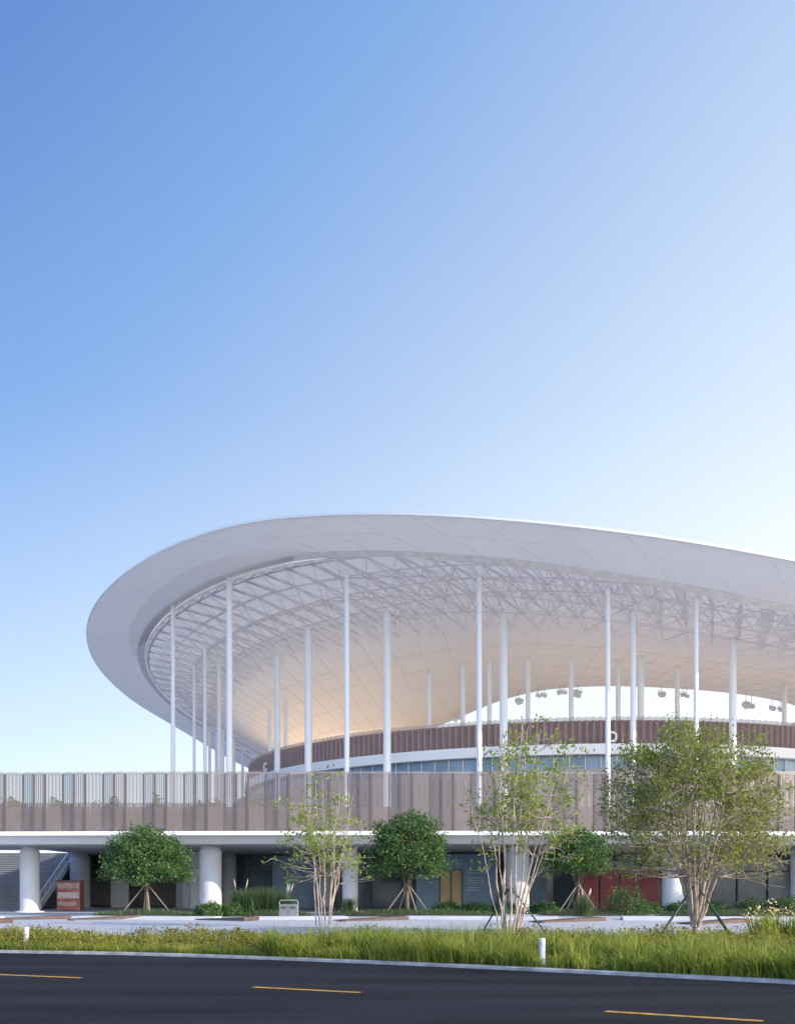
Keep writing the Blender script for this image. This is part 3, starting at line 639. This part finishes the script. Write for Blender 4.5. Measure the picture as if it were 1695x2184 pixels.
for x,y in ((11.7,27.6),(12.3,28.2),(11.2,28.0),(10.7,27.4)): flowers(x,y)
n=16000; x=rng.uniform(-30,-8,n); bump=1.9+.45*np.sin(x*1.9)+.35*np.sin(x*4.7+1)+.2*np.sin(x*11)
z=5.0+bump*np.sqrt(rng.uniform(0,1,n)); y=62+rng.normal(0,.5,n)
V,F=leafcloud(np.c_[x,y,z],.06,.12); mobj('deck_planting',V,F,M['leaf_dark'],kind='stuff',label='loose shrubs growing on the podium deck')

# ------------------------------------------------------------------ light
SE,SA=23.,114.
sd=Vector((math.sin(R(SA))*math.cos(R(SE)),math.cos(R(SA))*math.cos(R(SE)),math.sin(R(SE))))
L=bpy.data.lights.new('sun','SUN'); L.energy=4.9; L.angle=R(.5); L.color=(1,.88,.73)
so=bpy.data.objects.new('sun',L); so.rotation_euler=sd.to_track_quat('Z','Y').to_euler(); col.objects.link(so)
w=bpy.data.worlds.new('World'); scene.world=w; w.use_nodes=True; nt=w.node_tree; nt.nodes.clear()
out=nt.nodes.new('ShaderNodeOutputWorld'); bg=nt.nodes.new('ShaderNodeBackground'); bg.inputs[1].default_value=.05
sky=nt.nodes.new('ShaderNodeTexSky'); sky.sky_type='NISHITA'; sky.sun_disc=False; sky.sun_elevation=R(SE); sky.sun_rotation=R(SA); sky.altitude=100; sky.dust_density=1.0
nt.links.new(sky.outputs[0],bg.inputs[0])
tc=nt.nodes.new('ShaderNodeTexCoord'); sx=nt.nodes.new('ShaderNodeSeparateXYZ'); nt.links.new(tc.outputs['Generated'],sx.inputs[0])
def mth(op,i0,i1=None,i2=None):
    nd=nt.nodes.new('ShaderNodeMath'); nd.operation=op
    for k,v in enumerate((i0,i1,i2)):
        if v is None: continue
        if isinstance(v,(int,float)): nd.inputs[k].default_value=v
        else: nt.links.new(v,nd.inputs[k])
    return nd.outputs[0]
zm=mth('MAXIMUM',sx.outputs['Z'],0.0)
u=mth('MULTIPLY_ADD',sx.outputs['X'],.68,mth('MULTIPLY_ADD',zm,-.9,1.0))
hz=mth('MAXIMUM',mth('MULTIPLY_ADD',zm,-1.0,.45),0.0)
u=mth('ADD',u,mth('MULTIPLY',hz,.4))
u=mth('MULTIPLY',u,.5)
cr=nt.nodes.new('ShaderNodeValToRGB'); el=cr.color_ramp.elements; nt.links.new(u,cr.inputs[0])
el[0].position=.06; el[0].color=(.06,.19,.64,1)
el[1].position=.95; el[1].color=(2.4,2.3,2.1,1)
for p,c in ((.2,(.27,.48,.91)),(.31,(.56,.73,1.02)),(.4,(.80,.94,1.12)),(.5,(1.06,1.13,1.18)),(.66,(1.22,1.22,1.2))):
    q=el.new(p); q.color=(*c,1)
back_fill=mth('MULTIPLY_ADD',mth('MAXIMUM',mth('MULTIPLY',sx.outputs['Y'],-1.0),0.0),1.1,.78)  # sky behind the camera raised as added fill light
bg2=nt.nodes.new('ShaderNodeBackground'); nt.links.new(back_fill,bg2.inputs[1]); nt.links.new(cr.outputs[0],bg2.inputs[0])
ad=nt.nodes.new('ShaderNodeAddShader'); nt.links.new(bg.outputs[0],ad.inputs[0]); nt.links.new(bg2.outputs[0],ad.inputs[1]); nt.links.new(ad.outputs[0],out.inputs[0])

# ------------------------------------------------------------------ camera
cam=bpy.data.cameras.new('camera'); co=bpy.data.objects.new('camera',cam); col.objects.link(co); scene.camera=co
co.location=(0,0,1.6); co.rotation_euler=(R(90),0,0)
cam.sensor_fit='VERTICAL'; cam.sensor_height=36; cam.sensor_width=36; cam.lens=36*2000/2184
cam.shift_y=(1895-1092)/2184; cam.clip_end=5000; cam.clip_start=.1
scene.view_settings.view_transform='Standard'
try: scene.view_settings.look='None'
except: pass
scene.view_settings.exposure=0
